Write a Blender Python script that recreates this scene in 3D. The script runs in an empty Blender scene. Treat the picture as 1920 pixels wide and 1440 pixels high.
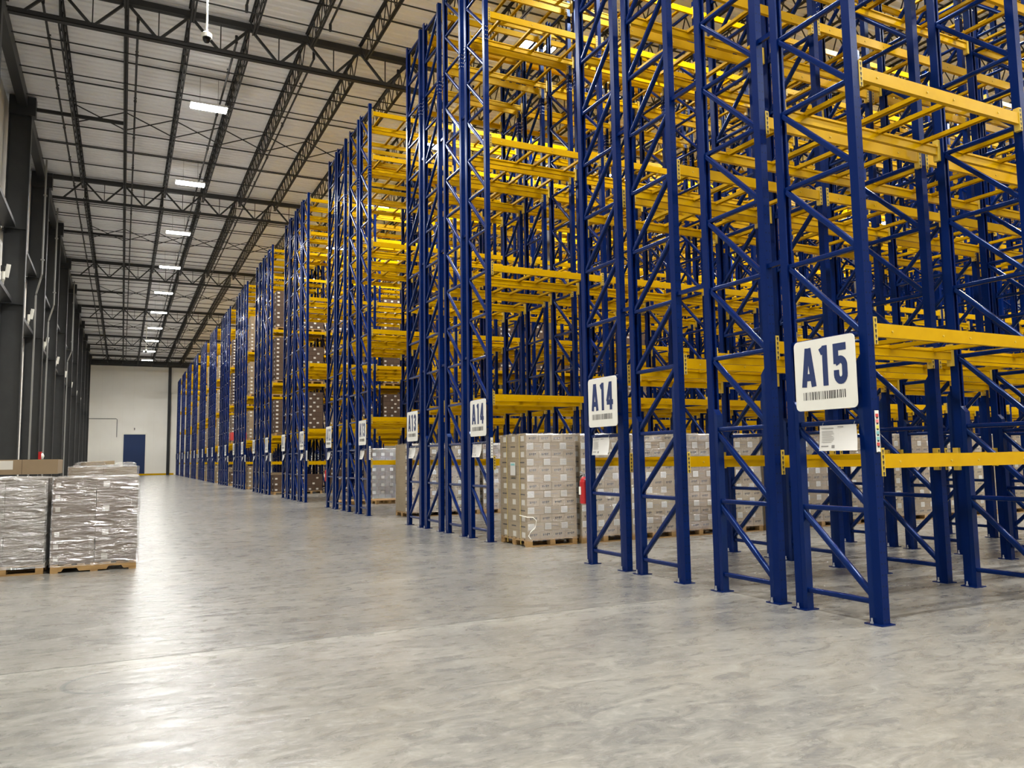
import bpy, math, random
from mathutils import Vector, Matrix, noise
random.seed(7)
C = bpy.context.scene.collection
SC = bpy.context.scene

# ------------------------------------------------------------------ camera
CAM_H = 1.58
F_PX, YAW, PITCH, ROLL = 1480.71, 0.45816, 0.09335, -0.014439
fw = Vector((math.sin(YAW)*math.cos(PITCH), math.cos(YAW)*math.cos(PITCH), math.sin(PITCH)))
rt = Vector((math.cos(YAW), -math.sin(YAW), 0.0))
up = rt.cross(fw)
rt, up = rt*math.cos(ROLL)+up*math.sin(ROLL), up*math.cos(ROLL)-rt*math.sin(ROLL)
cd = bpy.data.cameras.new('camera')
cd.sensor_fit = 'HORIZONTAL'; cd.sensor_width = 36.0
cd.lens = F_PX/1920.0*36.0
cd.clip_start = 0.05; cd.clip_end = 400
cam = bpy.data.objects.new('camera', cd); C.objects.link(cam)
M4 = Matrix((rt, up, -fw)).transposed().to_4x4()
M4.translation = Vector((0, 0, CAM_H))
cam.matrix_world = M4
SC.camera = cam

# ------------------------------------------------------------------ world, exposure, light path depth
w = bpy.data.worlds.new('world'); SC.world = w; w.use_nodes = True
w.node_tree.nodes['Background'].inputs[0].default_value = (0.05, 0.052, 0.055, 1)
w.node_tree.nodes['Background'].inputs[1].default_value = 0.3
SC.view_settings.view_transform = 'Standard'
SC.view_settings.look = 'None'
SC.view_settings.gamma = 1.0
SC.view_settings.use_curve_mapping = False
SC.view_settings.exposure = 2.6
LENS_GLOW = 21.0                      # how bright the high-bay lenses look from the side
LAMP_WATTS, LAMP_SPREAD = 113.0, 146.0   # light each high-bay throws down, and the opening of its optics in degrees
try:
    cy = SC.cycles
    cy.use_denoising = True
    cy.max_bounces = 7; cy.diffuse_bounces = 4; cy.glossy_bounces = 3
    cy.transmission_bounces = 3; cy.transparent_max_bounces = 10
    cy.caustics_reflective = False; cy.caustics_refractive = False
    cy.sample_clamp_indirect = 6.0
    cy.use_adaptive_sampling = True; cy.adaptive_threshold = 0.015
except Exception:
    pass

# ------------------------------------------------------------------ materials
def srgb(r, g, b):
    def f(c):
        c /= 255.0
        return c/12.92 if c <= 0.04045 else ((c+0.055)/1.055)**2.4
    return (f(r), f(g), f(b), 1.0)

def mat(name, rgb, rough=0.5, metal=0.0, spec=0.5, emit=0.0, tint=None):
    m = bpy.data.materials.new(name); m.use_nodes = True
    b = m.node_tree.nodes['Principled BSDF']
    b.inputs['Base Color'].default_value = srgb(*rgb)
    b.inputs['Roughness'].default_value = rough
    b.inputs['Metallic'].default_value = metal
    b.inputs['Specular IOR Level'].default_value = spec
    if tint: b.inputs['Specular Tint'].default_value = (*tint, 1)
    if emit:
        b.inputs['Emission Color'].default_value = srgb(*rgb)
        b.inputs['Emission Strength'].default_value = emit
    return m

def nodes_of(m): return m.node_tree.nodes, m.node_tree.links, m.node_tree.nodes['Principled BSDF']

def vary(m, c2, scale=4.0, amount=0.5, stretch=(1, 1, 1), bump=0.0, rough_var=0.0, detail=6):
    """mix a second tone over the base colour with noise, and optional bump / gloss variation"""
    n, l, b = nodes_of(m)
    tc = n.new('ShaderNodeTexCoord'); mp = n.new('ShaderNodeMapping')
    mp.inputs['Scale'].default_value = stretch
    nz = n.new('ShaderNodeTexNoise'); nz.inputs['Scale'].default_value = scale
    nz.inputs['Detail'].default_value = detail; nz.inputs['Roughness'].default_value = 0.6
    cr = n.new('ShaderNodeValToRGB'); cr.color_ramp.elements[0].position = 0.35; cr.color_ramp.elements[1].position = 0.68
    mx = n.new('ShaderNodeMix'); mx.data_type = 'RGBA'
    ml = n.new('ShaderNodeMath'); ml.operation = 'MULTIPLY'; ml.inputs[1].default_value = amount
    l.new(tc.outputs['Object'], mp.inputs['Vector']); l.new(mp.outputs[0], nz.inputs['Vector'])
    l.new(nz.outputs['Fac'], cr.inputs[0]); l.new(cr.outputs[0], ml.inputs[0]); l.new(ml.outputs[0], mx.inputs['Factor'])
    mx.inputs['A'].default_value = b.inputs['Base Color'].default_value
    mx.inputs['B'].default_value = srgb(*c2)
    l.new(mx.outputs['Result'], b.inputs['Base Color'])
    if bump:
        bp = n.new('ShaderNodeBump'); bp.inputs['Strength'].default_value = bump; bp.inputs['Distance'].default_value = 0.01
        l.new(nz.outputs['Fac'], bp.inputs['Height']); l.new(bp.outputs[0], b.inputs['Normal'])
    if rough_var:
        mr = n.new('ShaderNodeMapRange')
        r0 = b.inputs['Roughness'].default_value
        mr.inputs['To Min'].default_value = r0-rough_var; mr.inputs['To Max'].default_value = r0+rough_var
        l.new(nz.outputs['Fac'], mr.inputs['Value']); l.new(mr.outputs[0], b.inputs['Roughness'])
    return m

BLUE = vary(mat('blue_paint', (1, 24, 79), 0.20, spec=0.4, tint=(0.25, 0.45, 1.0)), (1, 22, 74), 3.0, 0.5)
BLUE_POST = mat('blue_post_paint', (1, 24, 79), 0.30, spec=0.18, tint=(0.3, 0.5, 1.0))
def punch_holes(m):
    # two columns of punched adjustment holes along a post (pattern of the part, in its own coordinates)
    n, l, b = nodes_of(m)
    tc = n.new('ShaderNodeTexCoord'); sp = n.new('ShaderNodeSeparateXYZ'); l.new(tc.outputs['Object'], sp.inputs[0])
    geo = n.new('ShaderNodeNewGeometry'); sn = n.new('ShaderNodeSeparateXYZ')
    def M(op, a, bb=None, cc=None):
        q = n.new('ShaderNodeMath'); q.operation = op
        for i, v in enumerate((a, bb, cc)):
            if v is None: continue
            if isinstance(v, (int, float)): q.inputs[i].default_value = v
            else: l.new(v, q.inputs[i])
        return q.outputs[0]
    z = M('SUBTRACT', M('FRACT', M('MULTIPLY', sp.outputs[2], 9.84)), 0.5)
    zz = M('MULTIPLY', z, 1/9.84)
    xx = M('SUBTRACT', M('ABSOLUTE', M('SUBTRACT', sp.outputs[0], 0.045)), 0.022)
    d = M('SQRT', M('ADD', M('MULTIPLY', xx, xx), M('MULTIPLY', zz, zz)))
    hole = M('LESS_THAN', d, 0.0068)
    mx = n.new('ShaderNodeMix'); mx.data_type = 'RGBA'
    mx.inputs['A'].default_value = srgb(1, 24, 79); mx.inputs['B'].default_value = srgb(10, 12, 22)
    l.new(hole, mx.inputs['Factor']); l.new(mx.outputs['Result'], b.inputs['Base Color'])
punch_holes(BLUE_POST)
YEL = vary(mat('yellow_paint', (196, 153, 1), 0.34, spec=0.35, tint=(1.0, 0.75, 0.12)), (184, 141, 0), 5.0, 0.6)
PALE_YEL = mat('pale_yellow_connector', (196, 166, 58), 0.45)
INK = mat('dark_ink', (38, 34, 34), 0.6)
NAVY = mat('navy_lettering', (14, 40, 92), 0.5)
WHITE = mat('white_sign', (222, 221, 213), 0.35)
PAPER = mat('white_paper', (198, 196, 191), 0.6)
GREYINK = mat('grey_print', (120, 118, 116), 0.7)
STEEL = vary(mat('charcoal_steel', (42, 44, 45), 0.42), (30, 31, 33), 2.0, 0.6)
JOIST = mat('dark_joist_steel', (40, 40, 40), 0.65)
GALV = mat('galvanised_bolt', (190, 192, 196), 0.3, 0.9)
CONDUIT = mat('grey_conduit', (138, 138, 135), 0.4, 0.3)
DECKM = vary(mat('white_deck', (238, 239, 241), 0.6), (228, 229, 230), 0.5, 0.5)
PANEL = vary(mat('white_wall_panel', (247, 245, 236), 0.5), (240, 237, 226), 0.4, 0.6)
LPANEL = vary(mat('side_wall_panel', (236, 232, 222), 0.5), (226, 222, 212), 0.5, 0.6)
DOORB = mat('blue_door', (7, 42, 88), 0.5)
RED = mat('red_enamel', (176, 20, 24), 0.3)
BLACKR = mat('black_rubber', (22, 22, 22), 0.5)
WOOD = vary(mat('pallet_wood', (174, 140, 90), 0.75), (130, 98, 56), 3.0, 0.8, (1, 1, 6))
CARD = vary(mat('cardboard', (140, 121, 94), 0.8), (126, 107, 82), 2.5, 0.6)
CARD_P = vary(mat('pale_cardboard', (152, 135, 107), 0.8), (137, 120, 93), 2.5, 0.6)
CARD_D = vary(mat('dark_cardboard', (84, 64, 48), 0.8), (70, 53, 40), 2.5, 0.6)
CARD_G = vary(mat('grey_brown_cardboard', (112, 96, 80), 0.7), (95, 81, 67), 1.8, 0.7)
LABEL = mat('white_label', (200, 196, 186), 0.6)
STRAPM = mat('yellow_strap', (206, 180, 92), 0.4)
HOUSING = mat('white_lamp_housing', (220, 220, 218), 0.4)
LENS = mat('lamp_lens', (252, 251, 248), 0.4, emit=LENS_GLOW)
LENS.node_tree.nodes['Principled BSDF'].inputs['Base Color'].default_value = (0.8, 0.8, 0.8, 1)
GLASSD = mat('black_dome', (14, 14, 16), 0.1)
PLASTIC = mat('white_plastic', (240, 238, 226), 0.4)
SEAM = mat('floor_sealant', (84, 82, 78), 0.7)
REDSTICK = mat('red_sticker', (196, 64, 60), 0.5)
PINK = mat('pink_sticker', (214, 120, 120), 0.5)
LIMEY = mat('yellow_sticker', (214, 206, 90), 0.5)
TEAL = mat('teal_sticker', (120, 176, 176), 0.5)

def film_material(name, gloss, bump_scale, bump, milk):
    m = bpy.data.materials.new(name); m.use_nodes = True
    n, l = m.node_tree.nodes, m.node_tree.links
    n.clear()
    out = n.new('ShaderNodeOutputMaterial'); tr = n.new('ShaderNodeBsdfTransparent'); gl = n.new('ShaderNodeBsdfGlossy')
    df = n.new('ShaderNodeBsdfDiffuse'); df.inputs[0].default_value = srgb(228, 226, 220)
    m1 = n.new('ShaderNodeMixShader'); m2 = n.new('ShaderNodeMixShader')
    gl.inputs['Roughness'].default_value = 0.16
    tc = n.new('ShaderNodeTexCoord'); mp = n.new('ShaderNodeMapping'); mp.inputs['Scale'].default_value = (1.0, 1.0, 5.0)
    mp.inputs['Rotation'].default_value = (0, 0.12, 0)
    nz = n.new('ShaderNodeTexNoise'); nz.inputs['Scale'].default_value = bump_scale; nz.inputs['Detail'].default_value = 5
    nz.inputs['Distortion'].default_value = 0.8
    bp = n.new('ShaderNodeBump'); bp.inputs['Strength'].default_value = bump; bp.inputs['Distance'].default_value = 0.16
    l.new(tc.outputs['Object'], mp.inputs[0]); l.new(mp.outputs[0], nz.inputs['Vector']); l.new(nz.outputs['Fac'], bp.inputs['Height'])
    l.new(bp.outputs[0], gl.inputs['Normal']); l.new(bp.outputs[0], df.inputs['Normal'])
    m1.inputs[0].default_value = milk; m2.inputs[0].default_value = gloss
    l.new(tr.outputs[0], m1.inputs[1]); l.new(df.outputs[0], m1.inputs[2])
    l.new(m1.outputs[0], m2.inputs[1]); l.new(gl.outputs[0], m2.inputs[2]); l.new(m2.outputs[0], out.inputs[0])
    return m
FILM = film_material('stretch_film', 0.24, 3.2, 1.0, 0.05)
FILM_MILKY = film_material('milky_stretch_film', 0.30, 2.6, 1.0, 0.24)
FILM_THIN = film_material('thin_stretch_film', 0.06, 7.0, 0.7, 0.06)

def floor_material():
    m = mat('polished_concrete', (150, 148, 143), 0.2, spec=0.08)
    n, l, b = nodes_of(m)
    tc = n.new('ShaderNodeTexCoord')
    def noise(scale, det, stretch=(1, 1, 1), dist=0.0, rough=0.6):
        mp = n.new('ShaderNodeMapping'); mp.inputs['Scale'].default_value = stretch
        q = n.new('ShaderNodeTexNoise'); q.inputs['Scale'].default_value = scale; q.inputs['Detail'].default_value = det
        q.inputs['Distortion'].default_value = dist; q.inputs['Roughness'].default_value = rough
        l.new(tc.outputs['Object'], mp.inputs[0]); l.new(mp.outputs[0], q.inputs['Vector']); return q.outputs['Fac']
    def mixc(fac, a, bb):
        q = n.new('ShaderNodeMix'); q.data_type = 'RGBA'
        l.new(fac, q.inputs['Factor'])
        for k, v in (('A', a), ('B', bb)):
            if isinstance(v, tuple): q.inputs[k].default_value = v
            else: l.new(v, q.inputs[k])
        return q.outputs['Result']
    def ramp(f, p0, p1, v0=0.0, v1=1.0):
        q = n.new('ShaderNodeMapRange'); q.inputs['From Min'].default_value = p0; q.inputs['From Max'].default_value = p1
        q.inputs['To Min'].default_value = v0; q.inputs['To Max'].default_value = v1; l.new(f, q.inputs['Value']); return q.outputs[0]
    a = noise(0.55, 5, (1, 1.4, 1), 0.6); c2 = noise(4.2, 8, (0.6, 1.5, 1), 1.2, 0.7); c3 = noise(14, 4, (1, 1, 1), 0.3)
    col = mixc(ramp(a, .35, .68), srgb(134, 131, 123), srgb(116, 115, 111))
    col = mixc(ramp(c2, .48, .70, 0, .8), col, srgb(158, 156, 147))
    col = mixc(ramp(c2, .28, .46, .7, 0), col, srgb(102, 103, 102))
    col = mixc(ramp(c3, .52, .75, 0, .5), col, srgb(168, 166, 158))
    # a ring stain left on the slab by something round, ahead of the camera on the left
    sp = n.new('ShaderNodeSeparateXYZ'); l.new(tc.outputs['Object'], sp.inputs[0])
    def M(op, x, y=None):
        q = n.new('ShaderNodeMath'); q.operation = op
        for i, v in enumerate((x, y)):
            if v is None: continue
            if isinstance(v, (int, float)): q.inputs[i].default_value = v
            else: l.new(v, q.inputs[i])
        return q.outputs[0]
    dx = M('SUBTRACT', sp.outputs[0], -0.05); dy = M('SUBTRACT', sp.outputs[1], 6.62)
    d = M('SQRT', M('ADD', M('MULTIPLY', dx, dx), M('MULTIPLY', dy, dy)))
    ring = M('MULTIPLY', M('LESS_THAN', M('ABSOLUTE', M('SUBTRACT', d, 0.285)), 0.018), M('LESS_THAN', dx, 0.02))
    ring = M('MULTIPLY', M('ADD', ring, M('MULTIPLY', M('LESS_THAN', d, 0.285), 0.35)), 0.6)
    col = mixc(ring, col, srgb(96, 98, 96))
    # pale worn band along the near side of the sealed joint
    band = M('MULTIPLY', ramp(sp.outputs[1], 6.75, 7.24), M('LESS_THAN', sp.outputs[1], 7.25))
    band = M('MULTIPLY', band, ramp(c2, .3, .7, .15, .6))
    col = mixc(band, col, srgb(188, 186, 176))
    l.new(col, b.inputs['Base Color'])
    r = ramp(c2, .3, .75, .24, .34)
    l.new(r, b.inputs['Roughness'])
    b.inputs['Coat Weight'].default_value = 0.85; b.inputs['Coat IOR'].default_value = 1.5
    l.new(ramp(c2, .3, .7, .14, .25), b.inputs['Coat Roughness'])
    bp = n.new('ShaderNodeBump'); bp.inputs['Strength'].default_value = 0.35; bp.inputs['Distance'].default_value = 0.016
    hs = M('ADD', M('MULTIPLY', c2, 1.0), M('MULTIPLY', noise(1.6, 3, (0.5, 1.4, 1), 0.6), 1.5))
    l.new(hs, bp.inputs['Height']); l.new(bp.outputs[0], b.inputs['Normal']); l.new(bp.outputs[0], b.inputs['Coat Normal'])
    return m
CONCRETE = floor_material()

# ------------------------------------------------------------------ mesh helpers
class MB:
    def __init__(s): s.v = []; s.f = []; s.m = []; s.mats = []
    def mi(s, m):
        if m not in s.mats: s.mats.append(m)
        return s.mats.index(m)
    def face(s, pts, m):
        k = len(s.v); s.v += [tuple(p) for p in pts]; s.f.append(tuple(range(k, k+len(pts)))); s.m.append(s.mi(m))
    def box(s, x0, x1, y0, y1, z0, z1, m):
        k = len(s.v)
        s.v += [(x0,y0,z0),(x1,y0,z0),(x1,y1,z0),(x0,y1,z0),(x0,y0,z1),(x1,y0,z1),(x1,y1,z1),(x0,y1,z1)]
        i = s.mi(m)
        for q in ((0,3,2,1),(4,5,6,7),(0,1,5,4),(1,2,6,5),(2,3,7,6),(3,0,4,7)):
            s.f.append(tuple(k+a for a in q)); s.m.append(i)
        return s
    def prism(s, poly, ax, a0, a1, m):
        """poly: 2D points, counter-clockwise in the plane of the two other axes; swept along axis ax"""
        k = len(s.v); n = len(poly); i = s.mi(m)
        def P(u, v, a): return ((a,u,v), (u,a,v), (u,v,a))[ax]
        s.v += [P(u, v, a0) for u, v in poly]+[P(u, v, a1) for u, v in poly]
        for q in range(n):
            r = (q+1) % n; s.f.append((k+q, k+r, k+n+r, k+n+q)); s.m.append(i)
        s.f.append(tuple(k+q for q in range(n-1, -1, -1))); s.m.append(i)
        s.f.append(tuple(k+n+q for q in range(n))); s.m.append(i)
        return s
    def bar(s, p, q, wdt, hgt, m, upv=(0, 0, 1)):
        p = Vector(p); q = Vector(q); d = (q-p).normalized(); u = Vector(upv)
        if abs(d.dot(u)) > 0.98: u = Vector((1, 0, 0))
        a = d.cross(u).normalized()*wdt*.5; b = a.cross(d).normalized()*hgt*.5
        k = len(s.v); i = s.mi(m)
        for o in (p, q): s.v += [tuple(o+x) for x in (-a-b, a-b, a+b, -a+b)]
        for f in ((0,1,5,4),(1,2,6,5),(2,3,7,6),(3,0,4,7),(3,2,1,0),(4,5,6,7)):
            s.f.append(tuple(k+t for t in f)); s.m.append(i)
        return s
    def tube(s, pts, r, m, n=8):
        pts = [Vector(p) for p in pts]; rings = []
        i = s.mi(m)
        for j, p in enumerate(pts):
            d = (pts[min(j+1, len(pts)-1)]-pts[max(j-1, 0)]).normalized()
            u = Vector((0, 0, 1)) if abs(d.z) < .95 else Vector((1, 0, 0))
            a = d.cross(u).normalized(); b = a.cross(d)
            k = len(s.v); rings.append(k)
            rr = r[j] if isinstance(r, (list, tuple)) else r
            s.v += [tuple(p+a*rr*math.cos(t*2*math.pi/n)+b*rr*math.sin(t*2*math.pi/n)) for t in range(n)]
        for k0, k1 in zip(rings, rings[1:]):
            for t in range(n):
                s.f.append((k0+t, k0+(t+1) % n, k1+(t+1) % n, k1+t)); s.m.append(i)
        s.f.append(tuple(rings[0]+t for t in range(n-1, -1, -1))); s.m.append(i)
        s.f.append(tuple(rings[-1]+t for t in range(n))); s.m.append(i)
        return s
    def add(s, o, off=(0, 0, 0)):
        k = len(s.v); s.v += [(x+off[0], y+off[1], z+off[2]) for x, y, z in o.v]
        s.f += [tuple(k+a for a in f) for f in o.f]
        s.m += [s.mi(o.mats[i]) for i in o.m]
        return s
    def mesh(s, name, smooth=False):
        me = bpy.data.meshes.new(name)
        me.from_pydata(s.v, [], s.f)
        for m in s.mats: me.materials.append(m)
        me.polygons.foreach_set('material_index', s.m)
        if smooth: me.polygons.foreach_set('use_smooth', [True]*len(s.f))
        me.update(); me.validate()
        return me

def obj(name, me, parent=None, loc=(0, 0, 0), rot=None):
    if isinstance(me, MB): me = me.mesh(name)
    o = bpy.data.objects.new(name, me); C.objects.link(o)
    o.location = loc
    if rot: o.rotation_euler = rot
    if parent: o.parent = parent
    return o
def tag(o, label=None, cat=None, group=None, kind=None):
    if label: o['label'] = label
    if cat: o['category'] = cat
    if group: o['group'] = group
    if kind: o['kind'] = kind
    return o
def thing(name, label, cat, loc, group=None, kind=None, rot=None):
    return tag(obj(name, None, None, loc, rot), label, cat, group, kind)
def struct(name, mb, label=None):
    o = obj(name, mb); o['kind'] = 'structure'
    if label: o['label'] = label
    return o
ORD = ['first','second','third','fourth','fifth','sixth','seventh','eighth','ninth','tenth','eleventh','twelfth','thirteenth','fourteenth','fifteenth','sixteenth','seventeenth','eighteenth','nineteenth','twentieth']
def ordw(i): return ORD[i] if i < 20 else '%dth' % (i+1)

# ------------------------------------------------------------------ the building
GY = [24.4+16.94*k for k in range(-2, 6)]          # roof girder lines
WALLX = lambda y: -3.27-0.006*(y-24.4)             # inner flange of the wall columns
DECK = 15.12
Y0, Y1, XR = -14.0, 115.0, 68.0
struct('floor', MB().box(-5.2, XR, Y0, Y1, -0.3, 0.0, CONCRETE))
mb = MB()
for yj in (7.25,):
    mb.box(-4.2, 5.9, yj-.006, yj+.006, 0.0005, 0.0015, SEAM)
struct('trim_1', mb, 'dark sealed joint line across the concrete floor')
# corrugated roof deck, ribs running across the building
mb = MB(); poly = []; y = Y0
xs = (-5.2, XR); k0 = 0; i = mb.mi(DECKM)
prof = []
while y < Y1:
    prof += [(y, DECK), (y+.17, DECK), (y+.20, DECK+.045), (y+.27, DECK+.045)]; y += .30
for yy, zz in prof: mb.v += [(xs[0], yy, zz), (xs[1], yy, zz)]
for q in range(len(prof)-1):
    mb.f.append((2*q, 2*q+1, 2*q+3, 2*q+2)); mb.m.append(i)
struct('ceiling', mb)
# end wall
mb = MB().box(-5.2, XR, Y1, Y1+.3, 0, 16, PANEL)
for xx in [(-2.6+1.25*q) for q in range(12)]: mb.box(xx, xx+.012, Y1-.006, Y1, 0, 15, LPANEL)
struct('wall_back', mb)
struct('wall_right', MB().box(XR, XR+.3, Y0, Y1, 0, 16, PANEL))
struct('wall_front', MB().box(-5.2, XR, Y0-.3, Y0, 0, 16, PANEL))
# left wall: upright panels with shallow seams, following the column line
mb = MB(); y = Y0
while y < Y1:
    y2 = min(y+1.06, Y1)
    xa, xb = WALLX(y)-.86, WALLX(y2)-.86
    k = len(mb.v); i = mb.mi(LPANEL)
    mb.v += [(xa,y,0),(xb,y2-.02,0),(xb,y2-.02,15.1),(xa,y,15.1),(xb-.03,y2-.015,0),(xb-.03,y2-.015,15.1),(xb,y2,0),(xb,y2,15.1)]
    for f in ((0,1,2,3),(1,4,5,2),(4,6,7,5)): mb.f.append(tuple(k+a for a in f)); mb.m.append(i)
    y = y2
struct('wall_left', mb)
struct('trim_2', MB().box(-3.6, 6.2, Y1-.16, Y1, 0, .22, YEL), 'yellow guard strip along the foot of the white end wall')
struct('trim_3', MB().box(-5.0, XR, Y1-.25, Y1, 14.35, 15.1, STEEL), 'dark edge beam along the top of the end wall')
mb = MB()
for a, b in zip([Y0]+[24.4+8.47*q for q in range(-4, 11)], [24.4+8.47*q for q in range(-4, 11)]+[Y1]):
    if b > a: mb.bar((WALLX(a)-.3, a, 14.86), (WALLX(b)-.3, b, 14.86), .3, .5, STEEL)
struct('trim_4', mb, 'dark eave beam along the top of the left wall')
# blue roll door in the end wall
d = obj('door_1', MB().box(.1, 2.68, Y1-.06, Y1, 0, 5.36, DOORB)); d['kind'] = 'structure'; d['label'] = 'tall blue door in the white end wall'
for q in range(1, 9): pass
fr = MB().box(-.08, .1, Y1-.1, Y1, 0, 5.54, PLASTIC).box(2.68, 2.86, Y1-.1, Y1, 0, 5.54, PLASTIC).box(.1, 2.68, Y1-.1, Y1, 5.36, 5.54, PLASTIC)
obj('door_frame', fr, d)
tag(obj('wall_conduit', MB().tube([(-4.1, Y1-.04, 7.4), (-.85, Y1-.04, 7.4), (-.72, Y1-.04, 7.3), (-.72, Y1-.04, 5.0)], .04, CONDUIT)), 'thin grey conduit bent down the white end wall beside the blue door', 'conduit')
tag(obj('door_sensor', MB().box(1.28, 1.42, Y1-.12, Y1, 6.0, 6.22, CONDUIT).box(1.32, 1.38, Y1-.2, Y1-.1, 5.9, 6.02, BLACKR)), 'small grey sensor box above the blue door', 'sensor')

def ibeam_v(mb, x0, x1, y, fl, z0, z1, m):
    """upright wide-flange section: flanges at x0 and x1, web between, flange width fl along y"""
    mb.box(x0, x0+.03, y-fl/2, y+fl/2, z0, z1, m).box(x1-.03, x1, y-fl/2, y+fl/2, z0, z1, m).box(x0+.03, x1-.03, y-.012, y+.012, z0, z1, m)
COLY = [24.4+8.47*q for q in range(-4, 11)]
for q, y in enumerate(COLY):
    if y < 5: continue
    x = WALLX(y)
    big = (q % 2 == 0)
    mb = MB(); ibeam_v(mb, -.72, 0, 0, .36 if big else .30, 0, 15.0, STEEL)
    n_ = sum(1 for c in COLY[:q] if c > 20)
    t = thing('steel_column', ('dark steel wall column, %s from the camera along the left wall' % ordw(n_)) if y > 20 else 'dark steel wall column beside the camera at %d metres, left of the frame' % round(y), 'column', (x, y, 0), 'steel columns along the left wall', 'thing')
    obj('column_shaft', mb, t)
    obj('base_plate', MB().box(-.78, .06, -.24, .24, 0, .03, STEEL), t)
    cap = MB().box(-.72, .12, -.2, .2, 14.3, 15.0, STEEL)
    obj('cap_bracket', cap, t)
    for z in (10.05, 7.3):
        for s_ in (-1, 1): obj('stiffener', MB().box(-.69, -.03, *sorted((s_*.012, s_*.15)), z, z+.03, STEEL), t)
gi = 0
for q, (a, b) in enumerate(zip(COLY, COLY[1:])):
    if b < 15: continue
    for z, nm in ((10.1, 'upper'), (7.35, 'lower')):
        xa, xb = WALLX(a), WALLX(b)
        mb = MB()
        mb.bar((xa-.58, a+.185, z), (xb-.58, b-.185, z), .46, .03, STEEL)
        mb.bar((xa-.355, a+.185, z+.06), (xb-.355, b-.185, z+.06), .02, .15, STEEL)
        mb.bar((xa-.79, a+.185, z+.06), (xb-.79, b-.185, z+.06), .02, .15, STEEL)
        n_ = sum(1 for c in COLY[:q] if c > 20)
        tag(obj('wall_girt', mb), ('%s dark horizontal girt in the %s bay of the left wall from the camera' % (nm, ordw(n_))) if a > 20 else '%s dark horizontal girt of the left wall from %d metres, left of the frame' % (nm, round(a)), 'girt', 'girts of the left wall', 'thing')
# roof girders
JX = [-1.97+1.72*k for k in range(0, 41)]
for gi, y in enumerate(GY):
    if y < -3: continue
    xl, xr_ = WALLX(y)+.125, XR-.5
    t = thing('roof_girder', 'dark steel truss girder across the roof, %s overhead from the camera' % ordw(max(gi-2, 0)) if y > 15 else 'dark steel truss girder across the roof above the near racks', 'girder', (0, y, 0), 'roof truss girders', 'thing')
    ch = .19
    obj('top_chord', MB().box(xl, xr_, -ch/2, -.01, 14.84, 14.86, JOIST).box(xl, xr_, -ch/2-.01, -ch/2+.012, 14.84, 15.02, JOIST).box(xl, xr_, .01, ch/2, 14.84, 14.86, JOIST).box(xl, xr_, ch/2-.012, ch/2+.01, 14.84, 15.02, JOIST).box(xl, xr_, -.1, .1, 14.98, 15.02, JOIST), t)
    obj('bottom_chord', MB().box(xl, xr_, -.09, .09, 13.90, 13.915, JOIST).box(xl, xr_, -.09, -.075, 13.90, 14.0, JOIST).box(xl, xr_, .075, .09, 13.90, 14.0, JOIST), t)
    wb = MB(); vb = MB()
    for jx in JX:
        wb.bar((jx, 0, 14.9), (jx-.86, 0, 13.96), .07, .07, JOIST); wb.bar((jx, 0, 14.9), (jx+.86, 0, 13.96), .07, .07, JOIST)
        vb.bar((jx+.86, 0, 14.9), (jx+.86, 0, 13.96), .03, .03, JOIST)
    obj('diagonal_web', wb, t); obj('vertical_web', vb, t)
# roof joists: one open-web joist, copied
jl = 16.94
def joist_mesh(L):
    mb = MB()
    zt, zb = DECK-.012, 14.30
    for s_ in (-1, 1):
        mb.box(s_*.012 if s_ > 0 else -.062, .062 if s_ > 0 else -.012, .05, L-.05, zt-.006, zt, JOIST)
        mb.box(*((.012, .02) if s_ > 0 else (-.02, -.012)), .05, L-.05, zt-.05, zt, JOIST)
        mb.box(*((.012, .062) if s_ > 0 else (-.062, -.012)), .75, L-.75, zb, zb+.006, JOIST)
        mb.box(*((.012, .02) if s_ > 0 else (-.02, -.012)), .75, L-.75, zb, zb+.05, JOIST)
    n = int(round((L-1.5)/.62)); st = (L-1.5)/n
    for q in range(n):
        a = .75+q*st
        mb.bar((0, a, zb+.03), (0, a+st/2, zt-.03), .028, .028, JOIST); mb.bar((0, a+st/2, zt-.03), (0, a+st, zb+.03), .028, .028, JOIST)
    mb.bar((0, .1, zt-.04), (0, .75, zb+.03), .03, .03, JOIST); mb.bar((0, L-.1, zt-.04), (0, L-.75, zb+.03), .03, .03, JOIST)
    return mb
jmesh = joist_mesh(jl).mesh('roof_joist')
jlast = joist_mesh(Y1-GY[-1]-.3).mesh('roof_joist_short')
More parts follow.
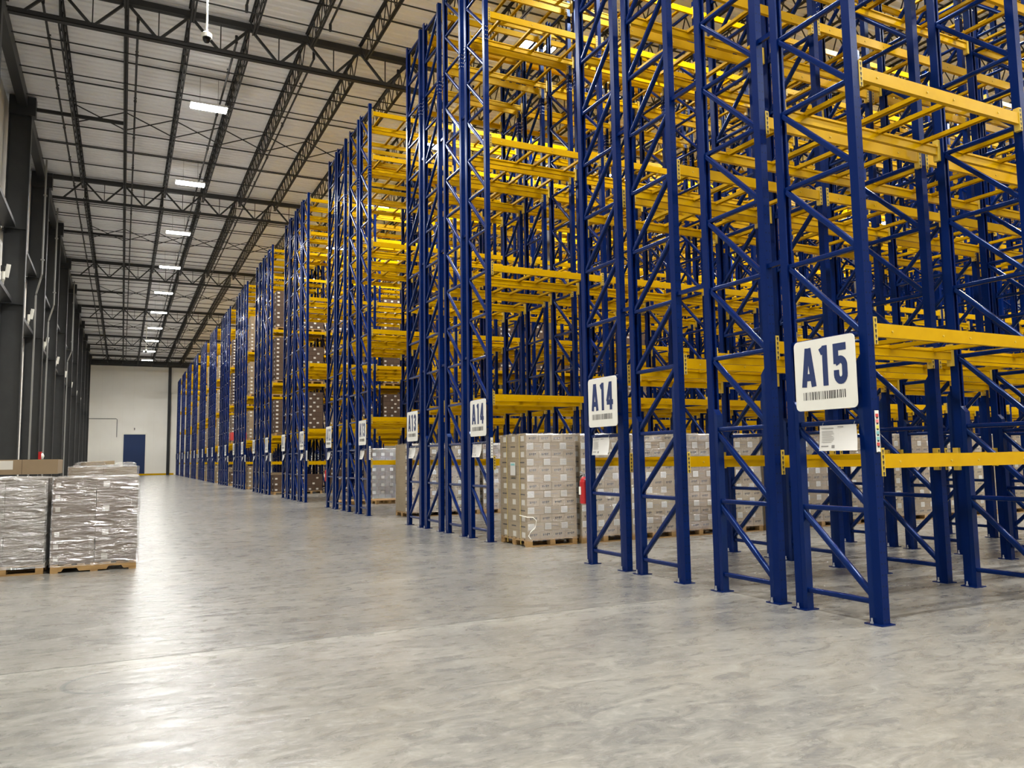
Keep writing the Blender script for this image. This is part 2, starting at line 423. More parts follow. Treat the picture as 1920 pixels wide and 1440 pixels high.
for gi, y in enumerate(GY):
    if y < -3: continue
    n_bay = gi-1
    far = MB()
    for ji, jx in enumerate(JX):
        me = jlast if gi == len(GY)-1 else jmesh
        lim = 30 if n_bay in (1, 2) else (12 if n_bay > 3 else 18)
        if ji > lim:
            if n_bay <= 2 and ji % 1 == 0 and ji < 34:
                far.bar((jx, y, 15.07), (jx, y+jl, 15.07), .12, .05, JOIST); far.bar((jx, y+.7, 14.32), (jx, y+jl-.7, 14.32), .12, .05, JOIST)
            continue
        tag(obj('roof_joist', me, None, (jx, y, 0)), 'dark open-web roof joist, %s from the left wall, in the %s roof bay' % (ordw(ji), ordw(n_bay)), 'joist', 'open-web joists under the roof', 'thing')
    if far.v:
        tag(obj('distant_joists', far), 'far roof joists above the racks on the right in the %s roof bay' % ordw(n_bay), 'joist', None, 'stuff')
    # bridging rods
    if y+jl > 15:
        for bi, off in enumerate((1.9, 4.1, 6.3, 8.4, 10.5, 12.7, 14.9)):
            yy = y+off
            if yy > Y1-1: continue
            xl = WALLX(yy)-.3
            mb = MB()
            if bi == 3:
                for a, b in zip(JX[:14], JX[1:15]):
                    mb.bar((a, yy, 15.05), (b, yy, 14.34), .035, .035, JOIST); mb.bar((a, yy, 14.34), (b, yy, 15.05), .035, .035, JOIST)
                mb.bar((xl+.43, yy, 14.6), (JX[1], yy, 14.6), .1, .12, JOIST)
                lb = 'crossed bracing between joists at the middle of the %s roof bay' % ordw(n_bay)
            else:
                xe = JX[30 if n_bay in (1, 2) else (12 if n_bay > 3 else 18)]+.1; mb.bar((xl, yy, 15.03), (xe, yy, 15.03), .04, .04, JOIST); mb.bar((xl+.3, yy, 14.283), (xe, yy, 14.283), .03, .03, JOIST)
                lb = 'thin bridging rods across the joists, %s line of the %s roof bay' % (ordw(bi if bi < 3 else bi-1), ordw(n_bay))
            tag(obj('joist_bridging', mb), lb, 'bridging', 'bridging between the roof joists', 'thing')
# sprinkler pipes
for pi, px in enumerate((-2.38, .06, 2.84, 5.24, 8.1, 10.9, 13.7, 16.5)):
    mb = MB()
    mb.tube([(px, 24.9, 14.62), (px, 108, 14.62)], .035, JOIST)
    mb.tube([(px, 24.9, 14.62), (px, 24.9, 14.86)], .045, JOIST)
    mb.tube([(px, 8, 14.62), (px, 22.6, 14.62)], .035, JOIST); mb.tube([(px, 22.6, 14.62), (px, 22.6, 14.4)], .045, JOIST)
    t = thing('sprinkler_pipe', 'dark sprinkler pipe between the roof joists, %s from the left wall' % ordw(pi), 'pipe', (0, 0, 0), 'sprinkler pipes under the roof')
    obj('pipe_run', mb, t)
    hd = MB()
    for q in range(22):
        yy = 27+q*3.6
        hd.tube([(px, yy, 14.62), (px, yy, 14.74)], .018, JOIST, 6); hd.box(px-.05, px+.05, yy-.05, yy+.05, 14.73, 14.74, JOIST)
        hd.tube([(px, yy-.06, 14.62), (px, yy+.06, 14.62)], .05, JOIST)
    obj('sprinkler_head', hd, t)['kind'] = 'stuff'
# drain pipes and conduits on the left wall
for q, y in enumerate((38.2, 45.4, 63.5)):
    x = -3.2-.006*(y-24)
    xw = x-.29
    mb = MB().tube([(x+.02, y, 14.6), (x+.02, y, 9.6), (x-.02, y+.1, 9.45), (xw, y+1.5, 9.05), (xw-.02, y+1.56, 8.95), (xw-.02, y+1.56, 0.0)], .038, CONDUIT)
    for z in (13, 10.2): mb.box(x-.05, x+.09, y-.06, y+.06, z, z+.05, CONDUIT)
    tag(obj('drain_pipe', mb), 'light grey pipe bent against the dark left wall, %s from the camera' % ordw(q), 'pipe', 'bent pipes on the left wall')
for q, y in enumerate((29.2, 37.6, 46.2)):
    x = WALLX(y)-.83
    tag(obj('wall_downpipe', MB().tube([(x, y, 9.6), (x, y, .4)], .018, CONDUIT)), 'grey vertical conduit against the left wall panels, %s from the camera' % ordw(q), 'conduit', 'conduits on the left wall')
# small white wall lights above the lower girts
for q in range(10):
    y = 30.35+8.47*q; x = -3.62-.006*(y-30)
    t = thing('wall_light', 'small white wall light on a bent arm, %s from the camera along the left wall' % ordw(q), 'wall light', (x, y, 7.4), 'white wall lights on the left wall')
    obj('arm', MB().tube([(-.25, .35, .02), (-.1, .1, .12), (-.06, 0, .3), (-.06, 0, .72)], .05, PLASTIC), t)
    obj('light_panel', MB().bar((.02, 0, .36), (.075, 0, .80), .12, .06, PLASTIC, (0, 1, 0)), t)
    obj('junction_box', MB().box(-.14, -.02, -.08, .08, .56, .74, BLACKR), t)
t = thing('alarm_strobe', 'red alarm box with a round white lens on the dark left wall', 'alarm', (-3.24, 41.2, 1.9))
obj('alarm_body', MB().box(-.12, .0, -.14, .14, -.12, .26, RED), t)
mb = MB(); mb.tube([(0, -.02, .06), (.06, -.02, .06), (.1, -.02, .06)], [.14, .12, .03], PLASTIC, 14); obj('strobe_lens', mb, t)
# hanging security cameras
for (x, y, zb, lb) in ((1.62, 20.5, 12.25, 'white dome camera on a pole hanging over the near corridor'), (1.66, 78.0, 11.6, 'white dome camera on a pole hanging far down the corridor')):
    t = thing('security_camera', lb, 'camera', (x, y, zb), 'ceiling dome cameras')
    obj('drop_pole', MB().tube([(0, 0, .18), (0, 0, 15.11-zb)], .025, PLASTIC), t)
    obj('camera_housing', MB().tube([(0, 0, .2), (0, 0, .14), (0, 0, .04)], [.05, .13, .13], PLASTIC, 16), t)
    obj('camera_dome', MB().tube([(0, 0, .04), (0, 0, -.03), (0, 0, -.08), (0, 0, -.1)], [.1, .09, .055, .01], GLASSD, 16), t)
# building columns standing between the rack rows
for x in (13.62, 29.5, 45.4):
    for y, lb in ((7.63, 'A14 and A15'), (24.57, 'A12 and A13'), (41.5, 'A10 and A11')):
        if x*0.62 > y: continue
        mb = MB(); mb.box(-.12, .12, -.12, .12, 0, 14.0, CONDUIT)
        t = thing('building_column', 'grey square building column between the racks, %s from the corridor, between aisles %s' % (ordw(int(x/15)), lb), 'column', (x, y, 0), 'building columns between the racks', 'thing')
        obj('column_shaft', mb, t); obj('column_base', MB().box(-.2, .2, -.2, .2, 0, .03, CONDUIT), t)
mb = MB(); ibeam_v(mb, 0, .36, -.16, .3, 0, 14.4, STEEL)
tag(obj('end_wall_column', mb, None, (5.28, Y1, 0)), 'single dark steel column standing against the white end wall', 'column', None, 'thing')

# ------------------------------------------------------------------ high-bay lights
hous = MB().box(-.61, .61, -.24, .24, .0, .07, HOUSING).box(-.3, .3, -.09, .09, .07, .13, HOUSING).mesh('lamp_housing')
lens = MB().box(-.59, .59, -.22, .22, -.035, -.001, LENS).mesh('lamp_lens')
cable = MB().tube([(0, 0, .07), (0, 0, 1.06)], .008, CONDUIT, 6).mesh('suspension_cable')
LAMP = bpy.data.lights.new('lamp_light', 'AREA'); LAMP.shape = 'RECTANGLE'; LAMP.size = 1.16; LAMP.size_y = .42
LAMP.energy = LAMP_WATTS; LAMP.color = (1.0, .99, .965); LAMP.spread = math.radians(LAMP_SPREAD)
LX = [2.4, 10.95, 19.5, 28.05, 36.6, 45.15, 53.7]
for k in range(-4, 10):
    y = 28.75+8.47*k
    for xi, x in enumerate(LX):
        if k > 4 and xi > 2: continue
        if k < 0 and xi > 4: continue
        if k < -2 and xi > 3: continue
        if xi == 0: lb = ('bright linear LED light over the corridor, %s in the receding row of visible ones' % ordw(k)) if k >= 0 else ('LED high-bay light over the near corridor, above the frame, %s before the visible row' % ordw(-k-1))
        else: lb = 'bright LED high-bay light above aisle A%d, %s in from the corridor' % (12-k, ordw(xi-1))
        t = thing('high_bay_light', lb, 'ceiling light', (x, y, 14.05), 'high-bay lights under the roof')
        obj('lamp_housing', hous, t); obj('lamp_lens', lens, t)
        la = bpy.data.objects.new('lamp_light', LAMP); C.objects.link(la); la.parent = t; la.location = (0, 0, -.037)
        obj('suspension_cable', cable, t, (-.3, 0, 0)); obj('suspension_cable', cable, t, (.3, 0, 0))

# ------------------------------------------------------------------ pallet racks
X0, BAY, TOP = 6.28, 2.69, 12.14
LEV = [1.565, 2.81, 5.36, 7.95, 10.58, 11.92]
CB = [.35, 1.10, 1.52, 2.27]
FD = .95                                       # spacing of the two posts of a frame
BH, BT = .13, .06
# post: open C section, mouth towards the inside of the frame (local y up for the near post)
def post_poly(flip):
    p = [(0,0),(.09,0),(.09,.095),(.066,.095),(.066,.088),(.083,.088),(.083,.007),(.007,.007),(.007,.088),(.024,.088),(.024,.095),(0,.095)]
    return [(x, .095-y) for x, y in p][::-1] if flip else p
def post_mb(flip, guard=True):
    mb = MB().prism(post_poly(flip), 2, 0, TOP, BLUE_POST)
    # bolted splice
    ya, yb = (-.004, .0) if not flip else (.095, .099)
    mb.box(-.004, 0, .004, .091, 9.93, 10.27, BLUE).box(.004, .086, ya, yb, 9.93, 10.27, BLUE)
    for z in (9.97, 10.05, 10.15, 10.23):
        for c in (.028, .067):
            mb.box(-.010, -.004, c-.008, c+.008, z-.008, z+.008, GALV)
            mb.box(c-.008-.003, c+.005, min(ya, yb)-(.006 if not flip else -.004), min(ya, yb)+(0 if not flip else .010), z-.008, z+.008, GALV)
    return mb
def guard_mb(flip):
    # reinforcement welded into the lower post, sloping top
    zt = 2.05 if flip else 2.45
    a, b = ((.095, .15) if not flip else (-.055, 0.0))
    mb = MB()
    if flip: prof = [(a, 0), (b, 0), (b, zt+.07), (a, zt)]
    else: prof = [(a, 0), (b, 0), (b, zt), (a, zt+.07)]
    return mb.prism(prof, 0, .002, .088, BLUE)
def plate_mb(flip):
    ya, yb = (-.02, .175) if not flip else (-.08, .115)
    mb = MB().box(-.045, .135, ya, yb, 0, .012, BLUE)
    for x in (-.022, .112):
        mb.tube([(x, (ya+yb)/2+.03, .012), (x, (ya+yb)/2+.03, .06)], .009, GALV, 6); mb.tube([(x, (ya+yb)/2+.03, .012), (x, (ya+yb)/2+.03, .026)], .016, GALV, 6)
    return mb
HZ0, HZ = .2, .84
NB = 14
def rod(mb, p, q, wd):
    # square tube with rounded edges between two points of the frame plane (x is across)
    p = Vector(p); q = Vector(q); d = (q-p).normalized(); a = Vector((1, 0, 0)); b = a.cross(d).normalized()
    r = wd*.24; hh = wd/2-r; ring = []
    for sx, sy, a0 in ((1, 1, 0), (-1, 1, 90), (-1, -1, 180), (1, -1, 270)):
        for c in (0, 30, 60, 90):
            t_ = math.radians(a0+c); ring.append((sx*hh+r*math.cos(t_), sy*hh+r*math.sin(t_)))
    k = len(mb.v); n = len(ring); i = mb.mi(BLUE)
    for o in (p, q): mb.v += [tuple(o+a*u+b*v) for u, v in ring]
    for t_ in range(n): mb.f.append((k+t_, k+(t_+1) % n, k+n+(t_+1) % n, k+n+t_)); mb.m.append(i)
    return mb
def hbrace_mb(): return rod(MB(), (.044, .085, 0), (.044, FD+.012, 0), .052)
def dbrace_mb(kind):
    a, b = ((FD-.01, HZ-.03), (.105, .03)) if kind == 'A' else ((.105, HZ-.03), (FD-.01, .03))
    return rod(MB(), (.044, b[0], b[1]), (.044, a[0], a[1]), .058)
def lattice_mb(kind):
    mb = MB(); h = hbrace_mb(); dd = dbrace_mb(kind)
    for k in range(NB+1):
        mb.add(h, (0, 0, HZ0+HZ*k))
        if k < NB: mb.add(dd, (0, 0, HZ0+HZ*k))
    return mb
ME = {}
def get(name, fn):
    if name not in ME:
        r = fn(); ME[name] = r.mesh(name) if isinstance(r, MB) else r
    return ME[name]
# beams: stepped box section, local origin at the post's inner side, top of beam at z 0
BL = BAY-.09
def beam_mb(far, plates=False):
    if not far: prof = [(0, -BH), (.05, -BH), (.05, -.04), (.066, -.04), (.066, -.032), (.04, -.032), (.04, 0), (0, 0)]
    else: prof = [(FD+.095-y, z) for y, z in [(0, -BH), (.05, -BH), (.05, -.04), (.066, -.04), (.066, -.032), (.04, -.032), (.04, 0), (0, 0)]][::-1]
    mb = MB().prism(prof, 0, .04, BL-.04, YEL)
    for c in CB:
        if far: mb.tube([(c-.09, FD+.095, -.07), (c-.09, FD+.103, -.07)], .011, PALE_YEL, 6)
        else: mb.tube([(c-.09, 0, -.07), (c-.09, -.008, -.07)], .011, PALE_YEL, 6)
    if plates: mb.add(conn_mb(far, 0)); mb.add(conn_mb(far, 1))
    return mb
def conn_mb(far, right):
    x0, x1 = (0, .045) if not right else (BL-.045, BL)
    y0, y1 = (-.008, .06) if not far else (FD+.035, FD+.103)
    mb = MB().box(x0, x1, y0, y1, -BH-.075, .06, PALE_YEL)
    xc = (x0+x1)/2
    for q in range(5):
        z = .03-q*.052
        yy = y0-.0015 if not far else y1
        mb.box(xc-.010, xc+.010, yy, yy+.0015, z-.013, z+.013, INK)
        mb.box(xc-.004, xc+.004, yy, yy+.0015, z-.028, z-.013, INK)
    return mb
def cbar_mb():
    # inverted channel resting on the two beam ledges
    prof = [(-.03, -.05), (-.024, -.05), (-.024, -.012), (.024, -.012), (.024, -.05), (.03, -.05), (.03, -.004), (-.03, -.004)]
    mb = MB().prism(prof, 1, .045, FD+.05, YEL)
    return mb
def far_bays_mesh(n, kind):
    """many bays of one rack in one mesh, for the part of a long rack too far off to pick apart"""
    unit = MB()
    unit.add(lattice_mb(kind))
    unit.box(0, .09, 0, .095, 0, TOP, BLUE).box(0, .09, FD, FD+.095, 0, TOP, BLUE)
    for z in LEV:
        unit.box(.09, BAY, 0, .05, z-BH, z, YEL).box(.09, BAY, FD+.045, FD+.095, z-BH, z, YEL)
        for c in CB: unit.box(.09+c-.03, .09+c+.03, .05, FD+.045, z-.045, z-.004, YEL)
    mb = MB()
    for k in range(n): mb.add(unit, (BAY*k, 0, 0))
    return mb

def frame_full(rack, k, kind, braces):
    """an upright frame with its posts, guards, foot plates and each brace"""
    f = obj('upright_frame', None, rack, (BAY*k, 0, 0))
    for fl, yy in ((False, 0), (True, FD)):
        p = obj('post', get('post_%d' % fl, lambda: post_mb(fl)), f, (0, yy, 0))
        obj('post_guard', get('guard_%d' % fl, lambda: guard_mb(fl)), f, (0, yy, 0))
        obj('base_plate', get('plate_%d' % fl, lambda: plate_mb(fl)), f, (0, yy, 0))
    if braces:
        hm = get('hbrace', lambda: hbrace_mb().mesh('horizontal_brace', True)); dm = get('dbrace'+kind, lambda: dbrace_mb(kind).mesh('diagonal_brace', True))
        for q in range(NB+1):
            obj('horizontal_brace', hm, f, (0, 0, HZ0+HZ*q))
            if q < NB: obj('diagonal_brace', dm, f, (0, 0, HZ0+HZ*q))
    else:
        obj('bracing', get('lattice'+kind, lambda: lattice_mb(kind).mesh('bracing', True)), f)
    return f
def frame_simple(rack, k, kind):
    def mk():
        mb = lattice_mb(kind)
        for fl, yy in ((False, 0), (True, FD)): mb.add(post_mb(fl), (0, yy, 0)); mb.add(guard_mb(fl), (0, yy, 0)); mb.add(plate_mb(fl), (0, yy, 0))
        return mb
    return obj('upright_frame', get('frame'+kind, mk), rack, (BAY*k, 0, 0))

def rack_beams(rack, bays, conn_bays, cross_bays):
    for k in range(bays):
        for z in LEV:
            for far in (False, True):
                if k < conn_bays:
                    b = obj('beam', get('beam_%d' % far, lambda: beam_mb(far)), rack, (.09+BAY*k, 0, z))
                    for r in (0, 1): obj('beam_connector', get('conn_%d%d' % (far, r), lambda: conn_mb(far, r)), b)
                else:
                    obj('beam', get('beamp_%d' % far, lambda: beam_mb(far, True)), rack, (.09+BAY*k, 0, z))
            if k < cross_bays:
                for c in CB: obj('crossbar', get('crossbar', cbar_mb), rack, (.09+BAY*k+c, 0, z))
            elif k < bays and cross_bays > -1:
                pass

BLOCKS = []
for n in range(13):
    odd = n % 2 == 0
    p1 = (10.18+16.94*(n//2)) if odd else (18.55+16.95*(n//2))
    g2 = .632 if odd else .373
    near = [p1-.95]                              # near-post Y of racks 1..4, far to near
    near.append(near[0]-.305-.95); near.append(near[1]-g2-.95); near.append(near[2]-.305-.95)
    BLOCKS.append((p1, near))
RLAB = ['%s rack of the block, carrying the A%d sign on the near side of aisle A%d',
        'second rack in from aisle A%d, directly behind the rack with its near-side A%d sign',
        'second rack in from aisle A%d, directly behind the rack with its far-side A%d sign',
        '%s rack carrying the A%d sign on the far side of aisle A%d']
for n, (p1, near) in enumerate(BLOCKS):
    hi, lo = 14-n, 15-n            # aisle behind the block, aisle in front of it
    for r in range(4):
        kind = 'B' if r < 2 else 'A'
        if r == 0: lb = 'blue and yellow pallet rack whose end carries the A%d sign nearer the camera' % hi
        elif r == 3: lb = ('blue and yellow pallet rack whose end carries the A%d sign farther from the camera' % lo) if n else 'blue and yellow pallet rack whose end carries the large A15 sign, nearest the camera'
        elif r == 1: lb = 'blue and yellow pallet rack just in front of the one with the nearer A%d sign' % hi
        else: lb = ('blue and yellow pallet rack just behind the one with the farther A%d sign' % lo) if n else 'blue and yellow pallet rack just behind the one with the large A15 sign'
        t = thing('pallet_rack', lb, 'pallet rack', (X0, near[r], 0), 'blue and yellow pallet racks')
        def rest(bays, total):
            m = total-bays
            if m > 0:
                o = obj('far_bays', get('farbays%s%d' % (kind, m), lambda: far_bays_mesh(m, kind)), t, (BAY*bays, 0, 0)); o['kind'] = 'stuff'
        if n == 0:
            for k in range(5): frame_full(t, k, kind, k < 2)
            rack_beams(t, 4, 2 if r == 3 else 1, 4)
        elif n == 1:
            for k in range(6):
                frame_full(t, k, kind, k < 1) if k < 3 else frame_simple(t, k, kind)
            rack_beams(t, 6, 1 if r == 3 else 0, 4)
            rest(6, 10)
            for k in (4, 5):
                pass
        elif n == 2:
            for k in range(4): frame_full(t, k, kind, False) if k < 1 else frame_simple(t, k, kind)
            rack_beams(t, 4, 0, 4)
            rest(4, 15)
        elif n == 3:
            for k in range(3): frame_full(t, k, kind, False) if k < 1 else frame_simple(t, k, kind)
            rack_beams(t, 3, 0, 3 if r > 1 else 2)
            rest(3, 17)
        elif n < 6:
            for k in range(2): frame_simple(t, k, kind)
            rack_beams(t, 2 if r == 3 else 1, 0, 2 if r == 3 else 0)
            b0 = 2 if r == 3 else 1
            rest(b0, 18)
        else:
            frame_simple(t, 0, kind)
            rack_beams(t, 1, 0, 1 if r == 3 and n < 8 else 0)
            rest(1, 5)
        if r in (0, 2) or r == 1:
            # short row spacers tying a rack to the next one towards the camera
            gap = near[r]-(near[r+1]+FD+.095)
            for z in (3.64, 6.22, 8.8):
                obj('row_spacer', MB().box(.025, .065, -gap+.002, -.002, z-.025, z+.025, BLUE), t)

# ------------------------------------------------------------------ lettering (condensed, drawn as strokes)
def arc(cx, cy, rx, ry, a0, a1, n=10):
    return [(cx+rx*math.cos(math.radians(a0+(a1-a0)*i/n)), cy+ry*math.sin(math.radians(a0+(a1-a0)*i/n))) for i in range(n+1)]
GW = .46                                        # glyph width for height 1
T = .18
h_ = T/2
def oval(y0, y1):
    cy_ = (y0+y1)/2
    rx = GW/2-h_; r = rx
    return arc(GW/2, y1-h_-r, r, r, 0, 180)+arc(GW/2, y0+h_+r, r, r, 180, 360)
GLYPH = {
 'A': [[(h_*.6, 0), (GW/2-.02, 1)], [(GW-h_*.6, 0), (GW/2+.02, 1)], [(.12, .25), (GW-.12, .25)]],
 '0': [oval(0, 1)+[(GW-h_, 1-h_-(GW/2-h_))]],
 '1': [[(.27, 0), (.27, 1)], [(.10, .84), (.27, .93)]],
 '2': [arc(GW/2, 1-h_-(GW/2-h_), GW/2-h_, GW/2-h_, 175, 0)+[(GW-h_, .66), (h_, h_)], [(h_*.2, h_), (GW, h_)]],
 '3': [arc(GW/2, 1-h_-.155, GW/2-h_, .155, 170, -50)+[(GW/2, .54)], [(GW/2-.05, .54)]+arc(GW/2, h_+.19, GW/2-h_, .19, 60, -175)],
 '4': [[(.30, 0), (.30, 1)], [(.27, .98), (.05, .30)], [(0, .27), (GW, .27)]],
 '5': [[(GW-.02, 1-h_), (h_, 1-h_)], [(h_, 1), (h_, .50)], [(h_, .54)]+arc(GW/2, .60-.155, GW/2-h_, .155, 130, 0)+arc(GW/2, h_+.155, GW/2-h_, .155, 0, -180)+[(h_, .32)]],
 '6': [oval(0, .62)+[(GW-h_, .4)], [(h_, .25), (h_, .8)]+arc(GW/2, 1-h_-.155, GW/2-h_, .155, 180, 10)],
 '7': [[(0, 1-h_), (GW, 1-h_)], [(GW-h_, 1-h_), (.16, 0)]],
 '8': [oval(0, .56)+[(GW-h_, .4)], oval(.46, 1)+[(GW-h_, .8)]],
 '9': [oval(.38, 1)+[(GW-h_, .8)], [(GW-h_, .8), (GW-h_, .22)]+arc(GW/2, h_+.155, GW/2-h_, .155, 0, -170)],
}
def text_mb(s, height, width):
    """flat strokes in (u right, v up); returned as quads (u,v)"""
    quads = []
    n = len(s); adv = GW+.10
    tot = adv*n-.10; kx = width/tot
    for i, ch in enumerate(s):
        for st in GLYPH[ch]:
            for a, b in zip(st, st[1:]):
                a = Vector((a[0]+i*adv, a[1])); b = Vector((b[0]+i*adv, b[1])); d = (b-a)
                if d.length < 1e-6: continue
                d.normalize(); nn = Vector((-d.y, d.x))*h_
                e = d*(h_*.35 if len(st) > 3 else 0)
                # the A's legs and such end flush with the line of the letter
                quads.append([(q.x*kx, min(max(q.y, 0), 1)*height) for q in (a-nn-e, b-nn+e, b+nn+e, a+nn-e)])
    return quads
def rounded(w_, h__, r, n=5):
    p = []
    for cx, cy, a in ((w_-r, r, -90), (w_-r, h__-r, 0), (r, h__-r, 90), (r, r, 180)):
        p += arc(cx, cy, r, r, a, a+90, n)
    return p
SW, SH = .755, .71
random.seed(3)
def barcode_quads():
    u = .1; q = []
    while u < SW-.12:
        wd = random.choice((.004, .005, .008, .012)); q.append((u, u+wd)); u += wd+random.choice((.005, .008, .014))
    return q
BARS = barcode_quads()
def sign(textv, yfar, label, x=6.205):
    """sign plate facing the corridor (-X); u runs from far to near, i.e. towards -Y"""
    t = thing('aisle_sign', label, 'sign', (x, yfar, 2.01), 'white aisle number signs on the rack ends')
    plate = MB().prism([(-u, v) for u, v in rounded(SW, SH, .05)][::-1], 0, 0, .008, WHITE)
    obj('sign_plate', plate, t)
    obj('mounting_bracket', MB().box(.008, X0-x-.001, -.70, -.67, .15, .19, BLUE).box(.008, X0-x-.001, -.09, -.06, .15, .19, BLUE).box(.008, X0-x-.001, -.70, -.67, .6, .64, BLUE).box(.008, X0-x-.001, -.09, -.06, .6, .64, BLUE), t)
    mb = MB()
    for k, q in enumerate(text_mb(textv, .40, .56)):
        xo = -.0015-.00002*k
        pts = [(xo, -(.10+u), .235+v) for u, v in q]
        mb.face(pts[::-1], NAVY)
    obj('lettering', mb, t)
    mb = MB()
    for a, b in BARS: mb.face([(-.0015, -a, .105), (-.0015, -a, .185), (-.0015, -b, .185), (-.0015, -b, .105)], INK)
    obj('barcode', mb, t)
    return t
def notice(y_far, label, wd=.44, ht=.25, z=1.855, curl=.07, seed=0):
    rnd = random.Random(seed)
    t = thing('hanging_notice', label, 'notice', (6.255, y_far, z), 'paper notices hung from the rack ends')
    mb = MB(); N = 10; Mv = 8; k = 0; i = mb.mi(PAPER)
    def S(a, b):   # a across, b down
        return (-curl*(b**2)*(.35+a*.9)+.012*math.sin(a*3.1)*b, -wd*a*(1+.05*b)-.05*b*b*a, -ht*b-.03*a*b*0)
    for b in range(Mv+1):
        for a in range(N+1): mb.v.append(S(a/N, b/Mv))
    for b in range(Mv):
        for a in range(N):
            q = b*(N+1)+a; mb.f.append((q, q+N+1, q+N+2, q+1)); mb.m.append(i)
    me = mb.mesh('sheet', True); sh = obj('sheet', me, t)
    pr = MB()
    for (a0, a1, b0, b1) in [(.05, .12+.3*rnd.random(), .1, .13)]+[(.06, .30+.1*rnd.random(), .22+.055*q, .235+.055*q) for q in range(9)]+[(.05, .24, .8, .84), (.32, .4, .78, .9), (.5, .66, .06, .09)]:
        pts = [S(a0, b0), S(a0, b1), S(a1, b1), S(a1, b0)]
        pr.face([(p[0]-.0025, p[1], p[2]) for p in pts], GREYINK)
    obj('printed_text', pr, t)
    obj('hook', MB().tube([(.02, -.03, .03), (0, -.03, -.012)], .003, GALV, 5), t); obj('hook', MB().tube([(.02, -wd+.03, .03), (0, -wd+.03, -.012)], .003, GALV, 5), t)
    return t
def strip(y, label, colour=False, x=6.335, seed=0):
    """location strip on the near face of a post"""
    t = thing('location_strip', label, 'label', (x, y-.009, 1.585), 'location label strips on the rack posts')
    obj('backing', MB().box(-.026, .026, -.002, .003, 0, .39, WHITE), t)
    mk = MB(); cols = [REDSTICK, PINK, LIMEY, TEAL, TEAL, REDSTICK, INK] if colour else [INK]*7
    for q in range(7):
        z = .345-.054*q
        if colour and q < 6: mk.box(-.019, .019, -.0035, -.002, z-.018, z+.014, cols[q])
        mk.box(-.012, .012, -.0045, -.0035 if colour else -.002, z-.032, z-.016, INK)
    obj('label_print', mk, t)
for n, (p1, near) in enumerate(BLOCKS):
    hi, lo = 14-n, 15-n
    yl = near[0]+FD-.19+.01                    # sign on the far rack of the block
    yr = near[3]+FD-.085
    pre = 'white rounded sign reading A%d'
    sign('A%d' % hi, near[0]+.79, (pre % hi)+' with barcode, the one of the pair nearer the camera')
    if n == 0: sign('A15', near[3]+.84, 'largest white sign in the photo, reading A15 with a barcode, on the nearest rack')
    else: sign('A%d' % lo, near[3]+.72, (pre % lo)+' with barcode, the one of the pair farther from the camera')
    if n < 9:
        notice(near[0]+.77, 'white paper notice hanging under the A%d sign nearer the camera' % hi, seed=n)
        notice(near[3]+(.60 if n == 0 else .72), ('curled white paper notice with print hanging below the large A15 sign' if n == 0 else 'white paper notice hanging under the A%d sign farther from the camera' % lo), seed=n+20)
    if n < 7:
        strip(near[3], ('white strip with coloured location stickers on the nearest blue post' if n == 0 else 'white location strip on the post beside the A%d sign farther from the camera' % lo), n == 0)

# ------------------------------------------------------------------ fire extinguishers
def extinguisher(x, y, z, label):
    t = thing('fire_extinguisher', label, 'fire extinguisher', (x, y, z), 'red fire extinguishers on rack posts')
    obj('cylinder', MB().tube([(0, 0, 0), (0, 0, .01), (0, 0, .33), (0, 0, .38), (0, 0, .41)], [.05, .065, .065, .045, .02], RED, 16), t)
    obj('valve', MB().tube([(0, 0, .41), (0, 0, .45)], .018, GALV, 8).bar((.0, -.02, .45), (0, .1, .48), .02, .012, GALV).bar((0, -.02, .455), (0, .09, .44), .02, .01, GALV), t)
    obj('hose', MB().tube([(0, .02, .44), (-.03, .08, .40), (-.045, .085, .3), (-.045, .08, .12)], .012, BLACKR, 8), t)
    obj('instruction_label', MB().box(-.075, -.066, -.02, .03, .14, .26, PLASTIC), t)
    obj('wall_hook', MB().box(-.02, .02, -.135, -.02, .36, .38, GALV), t)
    return t
extinguisher(6.33, BLOCKS[0][0]+.095+.13, .87, 'red fire extinguisher on the blue post beside the first wrapped pallet')
extinguisher(6.33, BLOCKS[2][0]+.095+.13, .87, 'red fire extinguisher on the rack post near the farther A12 aisle')

